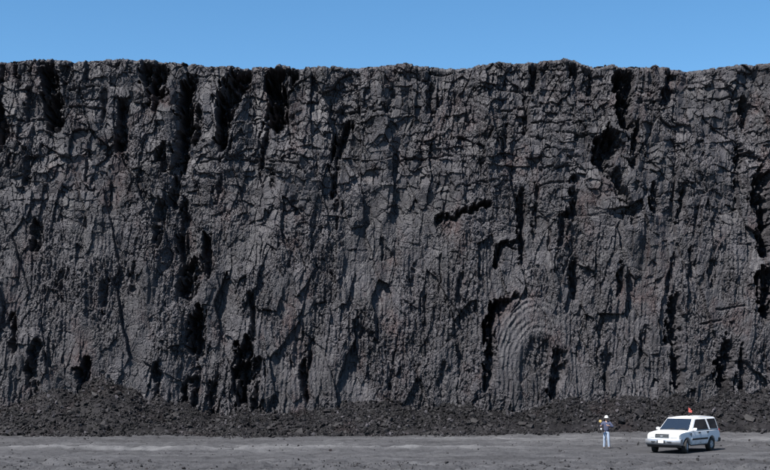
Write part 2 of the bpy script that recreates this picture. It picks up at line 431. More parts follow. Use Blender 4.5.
# ------------------------------------------------------------------ rubble bank at the foot of the face
tal_px = [(-900, 404), (-200, 404), (0, 409), (21, 407), (39, 397), (52, 395.5), (73, 398), (91, 389), (104, 385.5), (117, 389), (135, 398), (148, 404),
          (166, 406), (182, 412), (200, 417), (250, 416), (275, 410), (300, 408), (330, 413), (365, 409), (390, 407), (420, 414), (450, 412), (470, 407), (495, 414), (520, 415), (540, 409),
          (565, 402), (585, 404), (610, 408), (640, 402), (680, 405), (715, 399), (745, 395), (775, 398), (1000, 402), (1700, 402)]
TX = np.array([(p[0] - 385) / F * (WALL_Y - 0.6) for p in tal_px])
TZ = np.array([EYE - (p[1] - HOR) / F * (WALL_Y - 0.6) for p in tal_px])
def tal_top(x): return np.interp(x, TX, TZ)
def tal_toe(x): return 80.7 + 1.3 * fbm(x / 4, 0 * x + 3.3, 1, 4) + 0.4 * sstep(0, 8, x)
def tal_z(x, y):
    toe = tal_toe(x)
    t = np.clip((y - toe) / (WALL_Y - 0.4 - toe), -0.5, 1.6)
    base = np.where(t > 0, t ** 0.85 if False else np.abs(t) ** 0.9, -np.abs(t) * 1.2)
    z = base * (tal_top(x) + 0.55 * fbm(x / 1.7, 0 * x + 8.2, 5, 4) + 0.35 * np.exp(-((x + 20) / 2.2) ** 2))
    return z + (0.22 * fbm(x / 1.1, y / 0.9, 4, 3) + 0.10 * fbm(x / 0.3, y / 0.3, 2, 3)) * sstep(-0.02, 0.15, t)
def build_talus():
    xs = np.arange(-31, 31.001, 0.12)
    side = 31 + np.cumsum(np.linspace(0.2, 4, 60))
    xs = np.concatenate([-side[::-1], xs, side])
    v = np.linspace(0, 1, 70)
    X, V = np.meshgrid(xs, v)
    toe = tal_toe(X) - 0.4
    Y = toe + V * (WALL_Y + 1.6 - toe)
    Z = tal_z(X, Y)
    Z = Z + ground_z(X, Y) * (1 - sstep(0, 0.4, V))
    return mesh_grid('rubble_bank', X, Y, Z, M_BANK)
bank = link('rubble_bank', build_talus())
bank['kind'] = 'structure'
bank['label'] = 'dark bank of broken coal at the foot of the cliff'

# lump shapes: convex hulls of a few random points, with sharp edges like broken coal
def lump_shape(seed, npt=11, sq=(1, 0.8, 0.65)):
    r = random.Random(seed)
    bm = bmesh.new()
    for i in range(npt):
        v = Vector((r.gauss(0, 1), r.gauss(0, 1), r.gauss(0, 1))).normalized() * r.uniform(0.78, 1.05)
        bm.verts.new((v.x * sq[0] / 2, v.y * sq[1] / 2, v.z * sq[2] / 2))
    ret = bmesh.ops.convex_hull(bm, input=bm.verts[:])
    loose = [v for v in bm.verts if not v.link_faces]
    bmesh.ops.delete(bm, geom=loose, context='VERTS')
    bmesh.ops.triangulate(bm, faces=bm.faces[:])
    bm.verts.index_update()
    co = np.array([v.co[:] for v in bm.verts]); fa = np.array([[v.index for v in f.verts] for f in bm.faces])
    bm.free()
    return co, fa
SHAPES = [lump_shape(100 + i, 9 + i % 6) for i in range(14)]
def rand_rot(n, rng):
    q = rng.normal(size=(n, 4)); q /= np.linalg.norm(q, axis=1)[:, None]
    a, b, c, d = q.T
    return np.stack([1 - 2 * (c * c + d * d), 2 * (b * c - a * d), 2 * (b * d + a * c),
                     2 * (b * c + a * d), 1 - 2 * (b * b + d * d), 2 * (c * d - a * b),
                     2 * (b * d - a * c), 2 * (c * d + a * b), 1 - 2 * (b * b + c * c)], -1).reshape(n, 3, 3)
def scatter(name, P, S, material, seed):
    rng = np.random.RandomState(seed)
    kind = rng.randint(0, len(SHAPES), len(P))
    cos, fas, off = [], [], 0
    for k, (co, fa) in enumerate(SHAPES):
        q = np.where(kind == k)[0]
        if not len(q): continue
        Rm = rand_rot(len(q), rng)
        pts = np.einsum('nij,vj->nvi', Rm, co) * S[q][:, None, None] + P[q][:, None, :]
        cos.append(pts.reshape(-1, 3))
        fas.append((fa[None] + (np.arange(len(q)) * len(co))[:, None, None]).reshape(-1, 3) + off)
        off += len(q) * len(co)
    return mesh_np(name, np.concatenate(cos), np.concatenate(fas), material)
rng = np.random.RandomState(5)

n = 38000
x = rng.uniform(-31.5, 31.5, n)
toe = tal_toe(x)
t = np.where(rng.rand(n) < 0.25, 0.25 - 0.55 * rng.rand(n) ** 1.8, rng.uniform(-0.06, 1.22, n))
y = toe + t * (WALL_Y - 0.1 - toe)
sz = 0.10 + 0.13 * rng.pareto(2.6, n)
sz = np.clip(sz, 0.10, 0.46)
z = np.maximum(tal_z(x, y), ground_z(x, y)) + sz * 0.12
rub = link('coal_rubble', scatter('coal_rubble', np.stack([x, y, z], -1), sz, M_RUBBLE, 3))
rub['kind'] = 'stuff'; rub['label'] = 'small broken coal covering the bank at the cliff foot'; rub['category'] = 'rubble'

n = 16000
y = 46 + 35 * rng.uniform(0, 1, n)
x = rng.uniform(-1, 1, n) * (y * 0.36 + 1)
cl = fbm(x / 3.0, y / 1.6, 5, 3)
keep = (rng.uniform(-0.45, 0.5, n) < cl + 0.35 * (y < 56) + 0.3 * (y > 78) - 0.30) & (np.hypot(x - 15.9, y - 64.6) > 3.2) & (np.hypot(x - 12.35, y - 67.2) > 0.6)
x, y = x[keep], y[keep]
sz = np.clip((0.04 + 0.04 * rng.pareto(2.4, len(x))) * np.where(y < 57, 1.5, 1.0), 0.04, 0.26)
z = ground_z(x, y) + sz * 0.10
grv = link('gravel', scatter('gravel', np.stack([x, y, z], -1), sz, M_BOULDER, 9))
grv['kind'] = 'stuff'; grv['label'] = 'scattered coal crumbs on the pit floor'; grv['category'] = 'gravel'

# the larger blocks that can be told apart are things of their own
BMESH = []
for i in range(10):
    co, fa = lump_shape(300 + i, 12 + i % 5, (1, 0.85, 0.75))
    BMESH.append(mesh_np('coal_boulder', co, fa, M_BOULDER))
def boulder(x, y, z, s, label, group):
    o = bpy.data.objects.new('coal_boulder', random.choice(BMESH)); C.objects.link(o)
    o.location = (x, y, z)
    o.rotation_euler = (random.uniform(-0.5, 0.5), random.uniform(-0.5, 0.5), random.uniform(0, 6.3))
    o.scale = (s, s * random.uniform(0.75, 1.1), s * random.uniform(0.7, 1.0))
    return tag(o, label, 'boulder', group)
for i in range(230):
    bx = random.uniform(-28, 28)
    ty = float(tal_toe(np.array([bx]))[0])
    tt = min(0.95, abs(random.gauss(0.0, 0.45)))
    by = ty + tt * (WALL_Y - 0.6 - ty)
    s = min(1.1, 0.42 + 0.16 * random.expovariate(1.0))
    bz = float(max(tal_z(np.array([bx]), np.array([by]))[0], ground_z(np.array([bx]), np.array([by]))[0]))
    if bx < -16.5: where, grp = 'on the tallest rubble heap', 'coal blocks on the tall heap'
    elif bx > 17: where, grp = 'on the rubble bank behind the white car', 'coal blocks behind the car'
    elif bx > 11: where, grp = 'on the rubble bank behind the person in the hard hat', 'coal blocks behind the person'
    elif bx > 5: where, grp = 'on the rubble bank below the arched digging mark', 'coal blocks below the arched mark'
    else: where, grp = 'on the low rubble bank between tall heap and arched digging mark', 'coal blocks on the low bank'
    size = 'big angular coal block' if s > 0.66 else 'small angular coal block'
    boulder(bx, by, bz + s * 0.12, s, size + ' ' + where, ('big ' if s > 0.66 else 'small ') + grp)
for i in range(46):
    bx = random.uniform(-27, 27)
    by = float(tal_toe(np.array([bx]))[0]) - abs(random.gauss(0.25, 0.9)) - 0.1
    s = 0.24 + 0.10 * random.expovariate(1.0)
    bz = float(ground_z(np.array([bx]), np.array([by]))[0])
    boulder(bx, by, bz + s * 0.16, s, 'loose coal block on the open pit floor just short of the rubble bank', 'coal blocks strewn on the pit floor')


# ------------------------------------------------------------------ helpers for built things
def finish(bm, name, material, parent=None, smooth=True, angle=35):
    bmesh.ops.recalc_face_normals(bm, faces=bm.faces[:])
    me = bpy.data.meshes.new(name)
    bm.to_mesh(me); bm.free()
    me.materials.append(material)
    if smooth:
        me.shade_smooth()
        me.set_sharp_from_angle(angle=R(angle))
    return link(name, me, parent)
def box(bm, c, d, bevel=0.0, seg=2, rot=None):
    r = bmesh.ops.create_cube(bm, size=1)
    vv = r['verts']
    for v in vv:
        v.co = Vector((v.co.x * d[0], v.co.y * d[1], v.co.z * d[2]))
    if bevel:
        ed = list({e for v in vv for e in v.link_edges})
        rr = bmesh.ops.bevel(bm, geom=ed, offset=bevel, segments=seg, affect='EDGES', profile=0.5)
        vv = list({v for f in rr['faces'] for v in f.verts} | {v for v in vv if v.is_valid})
    for v in vv:
        if rot: v.co = rot @ v.co
        v.co += Vector(c)
    return vv
def lathe_y(bm, prof, c=(0, 0, 0), n=28):
    """revolve (radius, y) pairs about the y axis"""
    rings = []
    for (r, y) in prof:
        rings.append([bm.verts.new((c[0] + r * math.cos(2 * math.pi * i / n), c[1] + y, c[2] + r * math.sin(2 * math.pi * i / n))) for i in range(n)])
    for a, b in zip(rings, rings[1:]):
        for i in range(n):
            bm.faces.new((a[i], a[(i + 1) % n], b[(i + 1) % n], b[i]))
    return rings
def tube(bm, pts, rad, n=8):
    prev = None
    pts = [Vector(p) for p in pts]
    for i, p in enumerate(pts):
        d = (pts[min(i + 1, len(pts) - 1)] - pts[max(i - 1, 0)]).normalized()
        a = d.orthogonal().normalized(); b = d.cross(a)
        r = rad[i] if isinstance(rad, (list, tuple)) else rad
        ring = [bm.verts.new(p + (a * math.cos(2 * math.pi * k / n) + b * math.sin(2 * math.pi * k / n)) * r) for k in range(n)]
        if prev:
            for k in range(n): bm.faces.new((prev[k], prev[(k + 1) % n], ring[(k + 1) % n], ring[k]))
        else: bm.faces.new(ring[::-1])
        prev = ring
    bm.faces.new(prev)

# ------------------------------------------------------------------ the white car
M_PAINT = mat('white_paint', (0.72, 0.73, 0.75), 0.3)
M_PAINT.node_tree.nodes['Principled BSDF'].inputs['Coat Weight'].default_value = 0.6
_N = NG(M_PAINT)
_d = _N.noise(_N.co, 3.0, 5, 0.7)
_g = _N.n('ShaderNodeSeparateXYZ'); _N.l(_N.co, _g.inputs[0])
_low = _N.ramp(_g.outputs[2], [(0.42, g(0.75)), (0.80, g(0.04))])
_dust = _N.mix(_low, _N.ramp(_d, [(0.35, g(0.2)), (0.65, g(1.0))]), 1.0, 'MULTIPLY')   # pit dust thrown up along the sills
_N.l(_N.mix((0.72, 0.73, 0.75), (0.16, 0.155, 0.15), _dust), _N.b.inputs['Base Color'])
M_GLASS = mat('car_glass', (0.012, 0.014, 0.018), 0.06, 0, 1.0)
M_GLASS.node_tree.nodes['Principled BSDF'].inputs['IOR'].default_value = 1.8
M_BLACK = mat('black_plastic', (0.012, 0.012, 0.013), 0.55)
M_TYRE = mat('tyre_rubber', (0.014, 0.0135, 0.013), 0.85)
M_ALLOY = mat('alloy', (0.42, 0.42, 0.43), 0.4, 0.25)
M_CHROME = mat('bumper_metal', (0.34, 0.35, 0.37), 0.28, 0.6)
M_LAMP = mat('lamp_glass', (0.50, 0.50, 0.47), 0.12)
M_AMBER = mat('amber_lens', (0.45, 0.14, 0.02), 0.2)
M_RED = mat('red_lens', (0.30, 0.012, 0.012), 0.2)
M_PLATE = mat('plate_white', (0.55, 0.55, 0.56), 0.4)
M_FLAG = mat('flag_orange_red', (0.46, 0.10, 0.085), 0.7)

AXF, AXR, WR, AZ = 1.56, -1.46, 0.375, 0.375
def shape(x, y, z):
    """round the slab-sided body in plan and section"""
    sgn = 1 if y >= 0 else -1
    a = abs(y)
    if x > 1.5: a *= 1 - 0.085 * ((x - 1.5) / 1.0) ** 2
    if x < -1.8: a *= 1 - 0.05 * ((-1.8 - x) / 0.8) ** 2
    a *= 1 - 0.035 * ((z - 0.82) / 0.4) ** 2
    if x > 2.0: x -= 0.20 * (a / 0.98) ** 3 * min(1, (x - 2.0) / 0.3)
    if z > 0.9: z -= 0.085 * min(1, a / 0.98) ** 6 * min(1, (z - 0.9) / 0.15)
    return Vector((x, sgn * a, z))
def arc(cx, r, a0, a1, n):
    return [(cx + r * math.cos(R(a0 + (a1 - a0) * i / n)), AZ + r * math.sin(R(a0 + (a1 - a0) * i / n))) for i in range(n + 1)]
def loft(bm, prof, ys, fn=shape):
    rings = [[bm.verts.new(fn(x, y, z)) for (x, z) in prof] for y in ys]
    n = len(prof)
    for a, b in zip(rings, rings[1:]):
        for i in range(n): bm.faces.new((a[i], a[(i + 1) % n], b[(i + 1) % n], b[i]))
    bm.faces.new(rings[0][::-1]); bm.faces.new(rings[-1])

def make_car():
    car = bpy.data.objects.new('sport_utility_car', None); C.objects.link(car)
    tag(car, 'white four-door estate car with tall glasshouse and small red flag on its roof', 'car')
    # --- body shell
    bm = bmesh.new()
    prof = [(2.44, 0.66), (2.50, 0.78), (2.505, 0.88), (2.48, 0.98), (2.43, 1.045), (2.34, 1.09), (2.15, 1.125), (1.70, 1.175), (1.15, 1.205), (0.4, 1.19), (-0.6, 1.18), (-1.6, 1.18),
            (-2.50, 1.17), (-2.56, 0.95), (-2.57, 0.62), (-2.45, 0.50)]
    prof += [(-1.96, 0.48)] + arc(AXR, 0.47, 165, 15, 10) + [(-0.96, 0.43), (0.2, 0.42), (1.05, 0.43)] + arc(AXF, 0.47, 165, 15, 10) + [(2.10, 0.52), (2.38, 0.56)]
    ys = [-0.985, -0.965, -0.90, -0.75, -0.5, -0.2, 0.2, 0.5, 0.75, 0.90, 0.965, 0.985]
    loft(bm, prof, ys)
    # hood ridge lines and cabin
    def cab(x, y, z): return Vector((x, y, z))
    bot, top = 1.16, 1.83
    B = [(1.12, 0.93), (-2.50, 0.93)]; T = [(0.36, 0.76), (-2.33, 0.76)]
    vb = [bm.verts.new((B[0][0], -B[0][1], bot)), bm.verts.new((B[0][0], B[0][1], bot)), bm.verts.new((B[1][0], B[1][1], bot)), bm.verts.new((B[1][0], -B[1][1], bot))]
    vt = [bm.verts.new((T[0][0], -T[0][1], top)), bm.verts.new((T[0][0], T[0][1], top)), bm.verts.new((T[1][0], T[1][1], top)), bm.verts.new((T[1][0], -T[1][1], top))]
    fs = [bm.faces.new((vb[i], vb[(i + 1) % 4], vt[(i + 1) % 4], vt[i])) for i in range(4)] + [bm.faces.new(vt), bm.faces.new(vb[::-1])]
    ed = [e for f in fs[:5] for e in f.edges if not (e.verts[0] in vb and e.verts[1] in vb)]
    bmesh.ops.bevel(bm, geom=list(set(ed)), offset=0.10, segments=5, affect='EDGES', profile=0.5)
    # roof crown panel with gutters
    rp = [(0.28, 1.83), (0.10, 1.875), (-0.6, 1.905), (-1.6, 1.905), (-2.2, 1.875), (-2.30, 1.83)]
    loft(bm, rp, [-0.70, -0.62, -0.4, 0, 0.4, 0.62, 0.70], lambda x, y, z: Vector((x, y, z - 0.05 * (abs(y) / 0.7) ** 2)))
    body = finish(bm, 'body', M_PAINT, car, True, 48)

    # --- glass: quads on the sloping cabin sides
    def side_pt(u, k, s, out):
        x = u; z = bot + (top - bot) * k; y = 0.93 + (0.76 - 0.93) * k + out
        return Vector((x, s * y, z))
    def pane(name, quad, s, parent, m=M_GLASS, out=0.008):
        b = bmesh.new()
        fr = [b.verts.new(side_pt(u, k, s, out)) for (u, k) in quad]
        bk = [b.verts.new(side_pt(u, k, s, -0.02)) for (u, k) in quad]
        n = len(quad)
        b.faces.new(fr); b.faces.new(bk[::-1])
        for i in range(n): b.faces.new((fr[i], bk[i], bk[(i + 1) % n], fr[(i + 1) % n]))
        return finish(b, name, m, parent, False)
    def door(name, x0, x1, s, win):
        b = bmesh.new()
        nx, nz = 6, 5
        def P(i, j, o):
            x = x0 + (x1 - x0) * i / nx; z = 0.47 + (1.13 - 0.47) * j / nz
            # rear door is cut away round the wheel arch
            if x < AXR + 0.56 and z < 0.9: x = max(x, AXR + math.sqrt(max(0, 0.52 ** 2 - (z - AZ) ** 2)))
            p = shape(x, s * 0.985, z); p.y += s * o
            return p
        fr = [[b.verts.new(P(i, j, 0.010)) for j in range(nz + 1)] for i in range(nx + 1)]
        bk = [[b.verts.new(P(i, j, -0.03)) for j in range(nz + 1)] for i in range(nx + 1)]
        for i in range(nx):
            for j in range(nz):
                b.faces.new((fr[i][j], fr[i + 1][j], fr[i + 1][j + 1], fr[i][j + 1]))
        for i in range(nx):
            for j in (0, nz): b.faces.new((fr[i][j], fr[i + 1][j], bk[i + 1][j], bk[i][j]))
        for j in range(nz):
            for i in (0, nx): b.faces.new((fr[i][j], fr[i][j + 1], bk[i][j + 1], bk[i][j]))
        d = finish(b, name, M_PAINT, car)
        for (xa_, za, zb) in ((x0, 0.48, 1.13), (max(x1, AXR + 0.50), 0.80, 1.13)):
            b = bmesh.new()          # dark shut line at each door edge
            lo_, hi_ = shape(xa_, s * 0.985, za), shape(xa_, s * 0.985, zb)
            tube(b, [lo_ + Vector((0, s * 0.008, 0)), hi_ + Vector((0, s * 0.008, 0))], 0.011, 6)
            finish(b, 'door_seal', M_BLACK, d)
        b = bmesh.new(); box(b, (x1 + 0.16, s * 0.990, 1.045), (0.20, 0.05, 0.065), 0.015); finish(b, 'handle', M_BLACK, d)
        xa = max(x1, AXR + 0.52)
        b = bmesh.new(); box(b, ((x0 + xa) / 2, s * 0.998, 0.715), (abs(x0 - xa) - 0.02, 0.035, 0.095), 0.01); finish(b, 'rub_strip', M_BLACK, d)
        pane('window', win, s, d)
        return d
    for s in (1, -1):
        door('front_door', 1.02, -0.06, s, [(0.80, 0.04), (0.02, 0.04), (0.02, 0.86), (0.20, 0.86)])
        door('rear_door', -0.075, -1.10, s, [(-0.08, 0.04), (-1.16, 0.04), (-0.98, 0.86), (-0.08, 0.86)])
        b = bmesh.new()
        pane('pillar_trim', [(0.04, 0.03), (-0.10, 0.03), (-0.10, 0.87), (0.04, 0.87)], s, car, M_BLACK, 0.005)
        pane('quarter_window', [(-1.36, 0.06), (-2.32, 0.06), (-2.20, 0.86), (-1.18, 0.86)], s, car)
        # mirror
        b = bmesh.new(); box(b, (0.80, s * 1.07, 1.235), (0.10, 0.20, 0.15), 0.04); box(b, (0.80, s * 0.95, 1.20), (0.07, 0.12, 0.05), 0.01)
        mir = finish(b, 'door_mirror', M_PAINT, car)
        b = bmesh.new(); box(b, (0.748, s * 1.07, 1.235), (0.012, 0.15, 0.10), 0.004); finish(b, 'mirror_glass', M_GLASS, mir)
        # lamps
        b = bmesh.new()
        loft(b, [(2.40, 0.83), (2.505, 0.84), (2.50, 0.98), (2.455, 1.035), (2.38, 1.03)], [s * v for v in (0.47, 0.6, 0.75, 0.86)], lambda x, y, z: shape(x, y, z) + Vector((0.012, 0, 0.004)))
        hl = finish(b, 'headlight', M_LAMP, car)
        b = bmesh.new()
        loft(b, [(2.36, 0.84), (2.49, 0.84), (2.48, 1.00), (2.36, 1.01)], [s * v for v in (0.865, 0.92, 0.972)], lambda x, y, z: shape(x, y, z) + Vector((0.012, s * 0.01, 0)))
        finish(b, 'turn_signal', M_AMBER if False else M_LAMP, car)
        b = bmesh.new(); box(b, (-2.54, s * 0.86, 0.98), (0.06, 0.14, 0.36), 0.015); finish(b, 'tail_light', M_RED, car)
        # wheel-arch liner lips and badge
        b = bmesh.new(); box(b, (1.10, s * 0.985, 1.02), (0.13, 0.03, 0.06), 0.01); finish(b, 'fender_badge', M_BLACK, car)
    # windscreen and rear screen follow the end slopes
    def end_pane(name, xb, xt, k0, k1, w0, w1, out):
        b = bmesh.new()
        n = Vector((top - bot, 0, xb - xt)).normalized() * (1 if out > 0 else -1)
        if out < 0: n = Vector((-(top - bot), 0, -(xb - xt))).normalized()
        def P(k, y, o): 
            return Vector((xb + (xt - xb) * k, y, bot + (top - bot) * k)) + n * o
        q = [(k0, -w0), (k0, w0), (k1, w1), (k1, -w1)]
        fr = [b.verts.new(P(k, y, 0.010)) for k, y in q]; bk = [b.verts.new(P(k, y, -0.02)) for k, y in q]
        b.faces.new(fr); b.faces.new(bk[::-1])
        for i in range(4): b.faces.new((fr[i], bk[i], bk[(i + 1) % 4], fr[(i + 1) % 4]))
        return finish(b, name, M_GLASS, car, False)
    ws = end_pane('windscreen', 1.12, 0.36, 0.08, 0.91, 0.835, 0.70, 1)
    for y in (-0.35, 0.25):
        b = bmesh.new()
        tube(b, [(1.10, y - 0.05, 1.215), (1.00, y + 0.35, 1.285)], 0.011, 6)
        finish(b, 'wiper', M_BLACK, ws)
    b = bmesh.new()
    box(b, (1.135, 0, 1.207), (0.09, 1.62, 0.03), 0.01)
    finish(b, 'cowl', M_BLACK, car)
    end_pane('rear_screen', -2.50, -2.33, 0.10, 0.86, 0.78, 0.68, -1)
    # --- grille with bars
    b = bmesh.new()
    loft(b, [(2.40, 0.825), (2.515, 0.83), (2.515, 0.985), (2.44, 1.03), (2.40, 1.03)], [-0.43, -0.40, -0.2, 0, 0.2, 0.40, 0.43], lambda x, y, z: shape(x, y, z) + Vector((0.006, 0, 0.002)))
    gr = finish(b, 'grille', M_BLACK, car)
    for k in range(3):
        b = bmesh.new(); box(b, (2.523, 0, 0.865 + 0.05 * k), (0.014, 0.80, 0.012)); finish(b, 'grille_bar', M_CHROME, gr)
    b = bmesh.new()
    lathe_y(b, [(0.001, 0.0), (0.055, 0.0), (0.06, -0.012)], (0, 0, 0), 18)
    for v in b.verts: v.co = Vector((2.535 - v.co.y * 0.5, v.co.x * 1.5, 0.925 + v.co.z * 0.7))
    finish(b, 'oval_badge', M_CHROME, gr)
    # --- bumpers
    b = bmesh.new()
    loft(b, [(2.30, 0.44), (2.48, 0.44), (2.57, 0.50), (2.61, 0.60), (2.61, 0.69), (2.57, 0.755), (2.36, 0.765)], [-1.02, -1.0, -0.92, -0.7, -0.35, 0, 0.35, 0.7, 0.92, 1.0, 1.02],
         lambda x, y, z: Vector((x - 0.20 * (abs(y) / 1.0) ** 3, y * 0.985, z)))
    fb = finish(b, 'front_bumper', M_CHROME, car)
    b = bmesh.new()
    loft(b, [(2.25, 0.31), (2.42, 0.33), (2.50, 0.435), (2.30, 0.455)], [-0.93, -0.8, -0.4, 0, 0.4, 0.8, 0.93], lambda x, y, z: Vector((x - 0.16 * (abs(y) / 1.0) ** 3, y, z)))
    finish(b, 'valance', M_BLACK, fb)
    b = bmesh.new(); box(b, (2.618, 0, 0.635), (0.02, 0.46, 0.12), 0.006); finish(b, 'air_slot', M_BLACK, fb)
    b = bmesh.new(); box(b, (2.635, 0, 0.63), (0.012, 0.31, 0.155), 0.004); finish(b, 'number_plate', M_PLATE, fb)
    for y in (-0.42, 0.42):
        b = bmesh.new(); box(b, (2.592, y, 0.62), (0.02, 0.30, 0.06), 0.008); finish(b, 'air_slot', M_BLACK, fb)
    b = bmesh.new()
    loft(b, [(-2.40, 0.46), (-2.66, 0.48), (-2.70, 0.66), (-2.50, 0.70)], [-0.99, -0.9, -0.5, 0, 0.5, 0.9, 0.99], lambda x, y, z: Vector((x + 0.12 * (abs(y) / 1.0) ** 3, y, z)))
    finish(b, 'rear_bumper', M_BLACK, car)
    # --- under the floor, running boards
    b = bmesh.new(); box(b, (0.0, 0, 0.50), (4.6, 1.10, 0.30), 0.05); box(b, (AXR, 0, 0.37), (0.16, 1.4, 0.14), 0.03); box(b, (AXF, 0, 0.37), (0.14, 1.4, 0.12), 0.03)
    finish(b, 'chassis', M_BLACK, car)
    for s in (1, -1):
        b = bmesh.new(); box(b, (0.05, s * 0.93, 0.40), (1.95, 0.13, 0.06), 0.02); finish(b, 'running_board', M_BLACK, car)
    # --- wheels
    for (ax, s, st) in ((AXF, 1, 14), (AXF, -1, 14), (AXR, 1, 0), (AXR, -1, 0)):
        wh = bpy.data.objects.new('wheel', None); C.objects.link(wh); wh.parent = car
        wh.location = (ax, s * 0.86, AZ); wh.rotation_euler = (0, 0, R(st))
        b = bmesh.new()
        rg = lathe_y(b, [(0.215, -0.12), (0.30, -0.135), (0.352, -0.125), (0.375, -0.085), (0.378, 0), (0.375, 0.085), (0.352, 0.125), (0.30, 0.135), (0.215, 0.12), (0.205, 0), (0.215, -0.12)], n=40)
        bmesh.ops.remove_doubles(b, verts=b.verts[:], dist=1e-5)
        finish(b, 'tyre', M_TYRE, wh)
        b = bmesh.new()
        lathe_y(b, [(0.212, s * 0.10), (0.195, s * 0.115), (0.185, s * 0.06), (0.06, s * 0.05), (0.001, s * 0.05)], n=40)
        for k in range(5):
            a = 2 * math.pi * k / 5
            box(b, (0.115 * math.cos(a), s * 0.085, 0.115 * math.sin(a)), (0.20, 0.045, 0.075), 0.012, 1, Matrix.Rotation(-a, 3, 'Y'))
        lathe_y(b, [(0.06, s * 0.05), (0.06, s * 0.115), (0.045, s * 0.122), (0.001, s * 0.122)], n=20)
        finish(b, 'rim', M_ALLOY, wh)
    # --- flag on a short mast clamped to the roof
    b = bmesh.new(); tube(b, [(-0.55, 0.06, 1.89), (-0.55, 0.06, 2.36)], 0.012, 8); box(b, (-0.55, 0.06, 1.915), (0.10, 0.10, 0.05), 0.015)
    pole = finish(b, 'flag_pole', M_BLACK, car)
    b = bmesh.new()
    nx, nz = 8, 6
    gr_ = [[b.verts.new((-0.55 + 0.14 * (i / nx), 0.06 + 0.26 * (i / nx) , 2.10 + 0.26 * (1 - 0.55 * i / nx) * (j / nz) - 0.03 * i / nx)) for j in range(nz + 1)] for i in range(nx + 1)]
    for i in range(nx + 1):
        for j in range(nz + 1):
            gr_[i][j].co += Vector((0.035 * math.sin(i * 1.1 + j * 0.3), -0.02 * math.sin(i * 1.1), 0))
    for i in range(nx):
        for j in range(nz): b.faces.new((gr_[i][j], gr_[i + 1][j], gr_[i + 1][j + 1], gr_[i][j + 1]))
    r = bmesh.ops.solidify(b, geom=b.faces[:], thickness=0.006)
    finish(b, 'flag', M_FLAG, pole)['label'] = 'small orange-red flag'
    return car
car = make_car()
car.location = (16.05, 64.6, 0.0)
car.rotation_euler = (0, 0, R(230.5))

# ------------------------------------------------------------------ the person in the hard hat
M_SKIN = mat('skin', (0.36, 0.22, 0.16), 0.55)
M_JACKET = mat('navy_cloth', (0.042, 0.050, 0.090), 0.9)
M_JEANS = mat('light_denim', (0.25, 0.30, 0.38), 0.9)
M_BOOT = mat('boot_leather', (0.035, 0.026, 0.02), 0.7)
M_HAT = mat('hat_white', (0.55, 0.55, 0.54), 0.35)
M_HAIR = mat('hair', (0.03, 0.02, 0.014), 0.8)
M_EYE = mat('eye', (0.02, 0.015, 0.012), 0.3)
M_YELLOW = mat('yellow_plastic', (0.46, 0.33, 0.12), 0.6)
M_WHITE = mat('white_plastic', (0.5, 0.5, 0.49), 0.45)
def skin(name, chains, material, parent, root=0, sub=2):
    """grow one continuous surface over connected chains of (x, y, z, radius)"""
    vs_, es, rad, key = [], [], [], {}
    for ch in chains:
        prev = None
        for p in ch:
            k = tuple(round(c, 4) for c in p[:3])
            if k not in key:
                key[k] = len(vs_); vs_.append(p[:3]); rad.append(p[3] if isinstance(p[3], tuple) else (p[3], p[3]))
            if prev is not None: es.append((prev, key[k]))
            prev = key[k]
    me = bpy.data.meshes.new(name + '_bones')
    me.from_pydata(vs_, es, [])
    o = bpy.data.objects.new(name, me); C.objects.link(o)
    md = o.modifiers.new('skin', 'SKIN'); md.use_smooth_shade = True
    for i, sv in enumerate(me.skin_vertices[0].data):
        sv.radius = rad[i]; sv.use_root = (i == root)
    sb = o.modifiers.new('sub', 'SUBSURF'); sb.levels = sub; sb.render_levels = sub
    dg = bpy.context.evaluated_depsgraph_get(); dg.update()
    nm = bpy.data.meshes.new_from_object(o.evaluated_get(dg))
    bpy.data.objects.remove(o)
    nm.name = name
    nm.materials.clear(); nm.materials.append(material)
    for p in nm.polygons: p.use_smooth = True
    return link(name, nm, parent)
def finger_chain(w, d, up, side, k):
    ln = (0.075, 0.085, 0.08, 0.065)[k]
    b0 = Vector(w) + Vector(d) * 0.085 + Vector(side) * (0.030 - 0.02 * k)
    b1 = b0 + Vector(d) * ln * 0.45 + Vector(up) * 0.012
    b2 = b1 + (Vector(d) * 0.2 + Vector(up) * 0.8).normalized() * ln * 0.5
    return [(*b0, 0.0095), (*b1, 0.009), (*b2, 0.0075)]
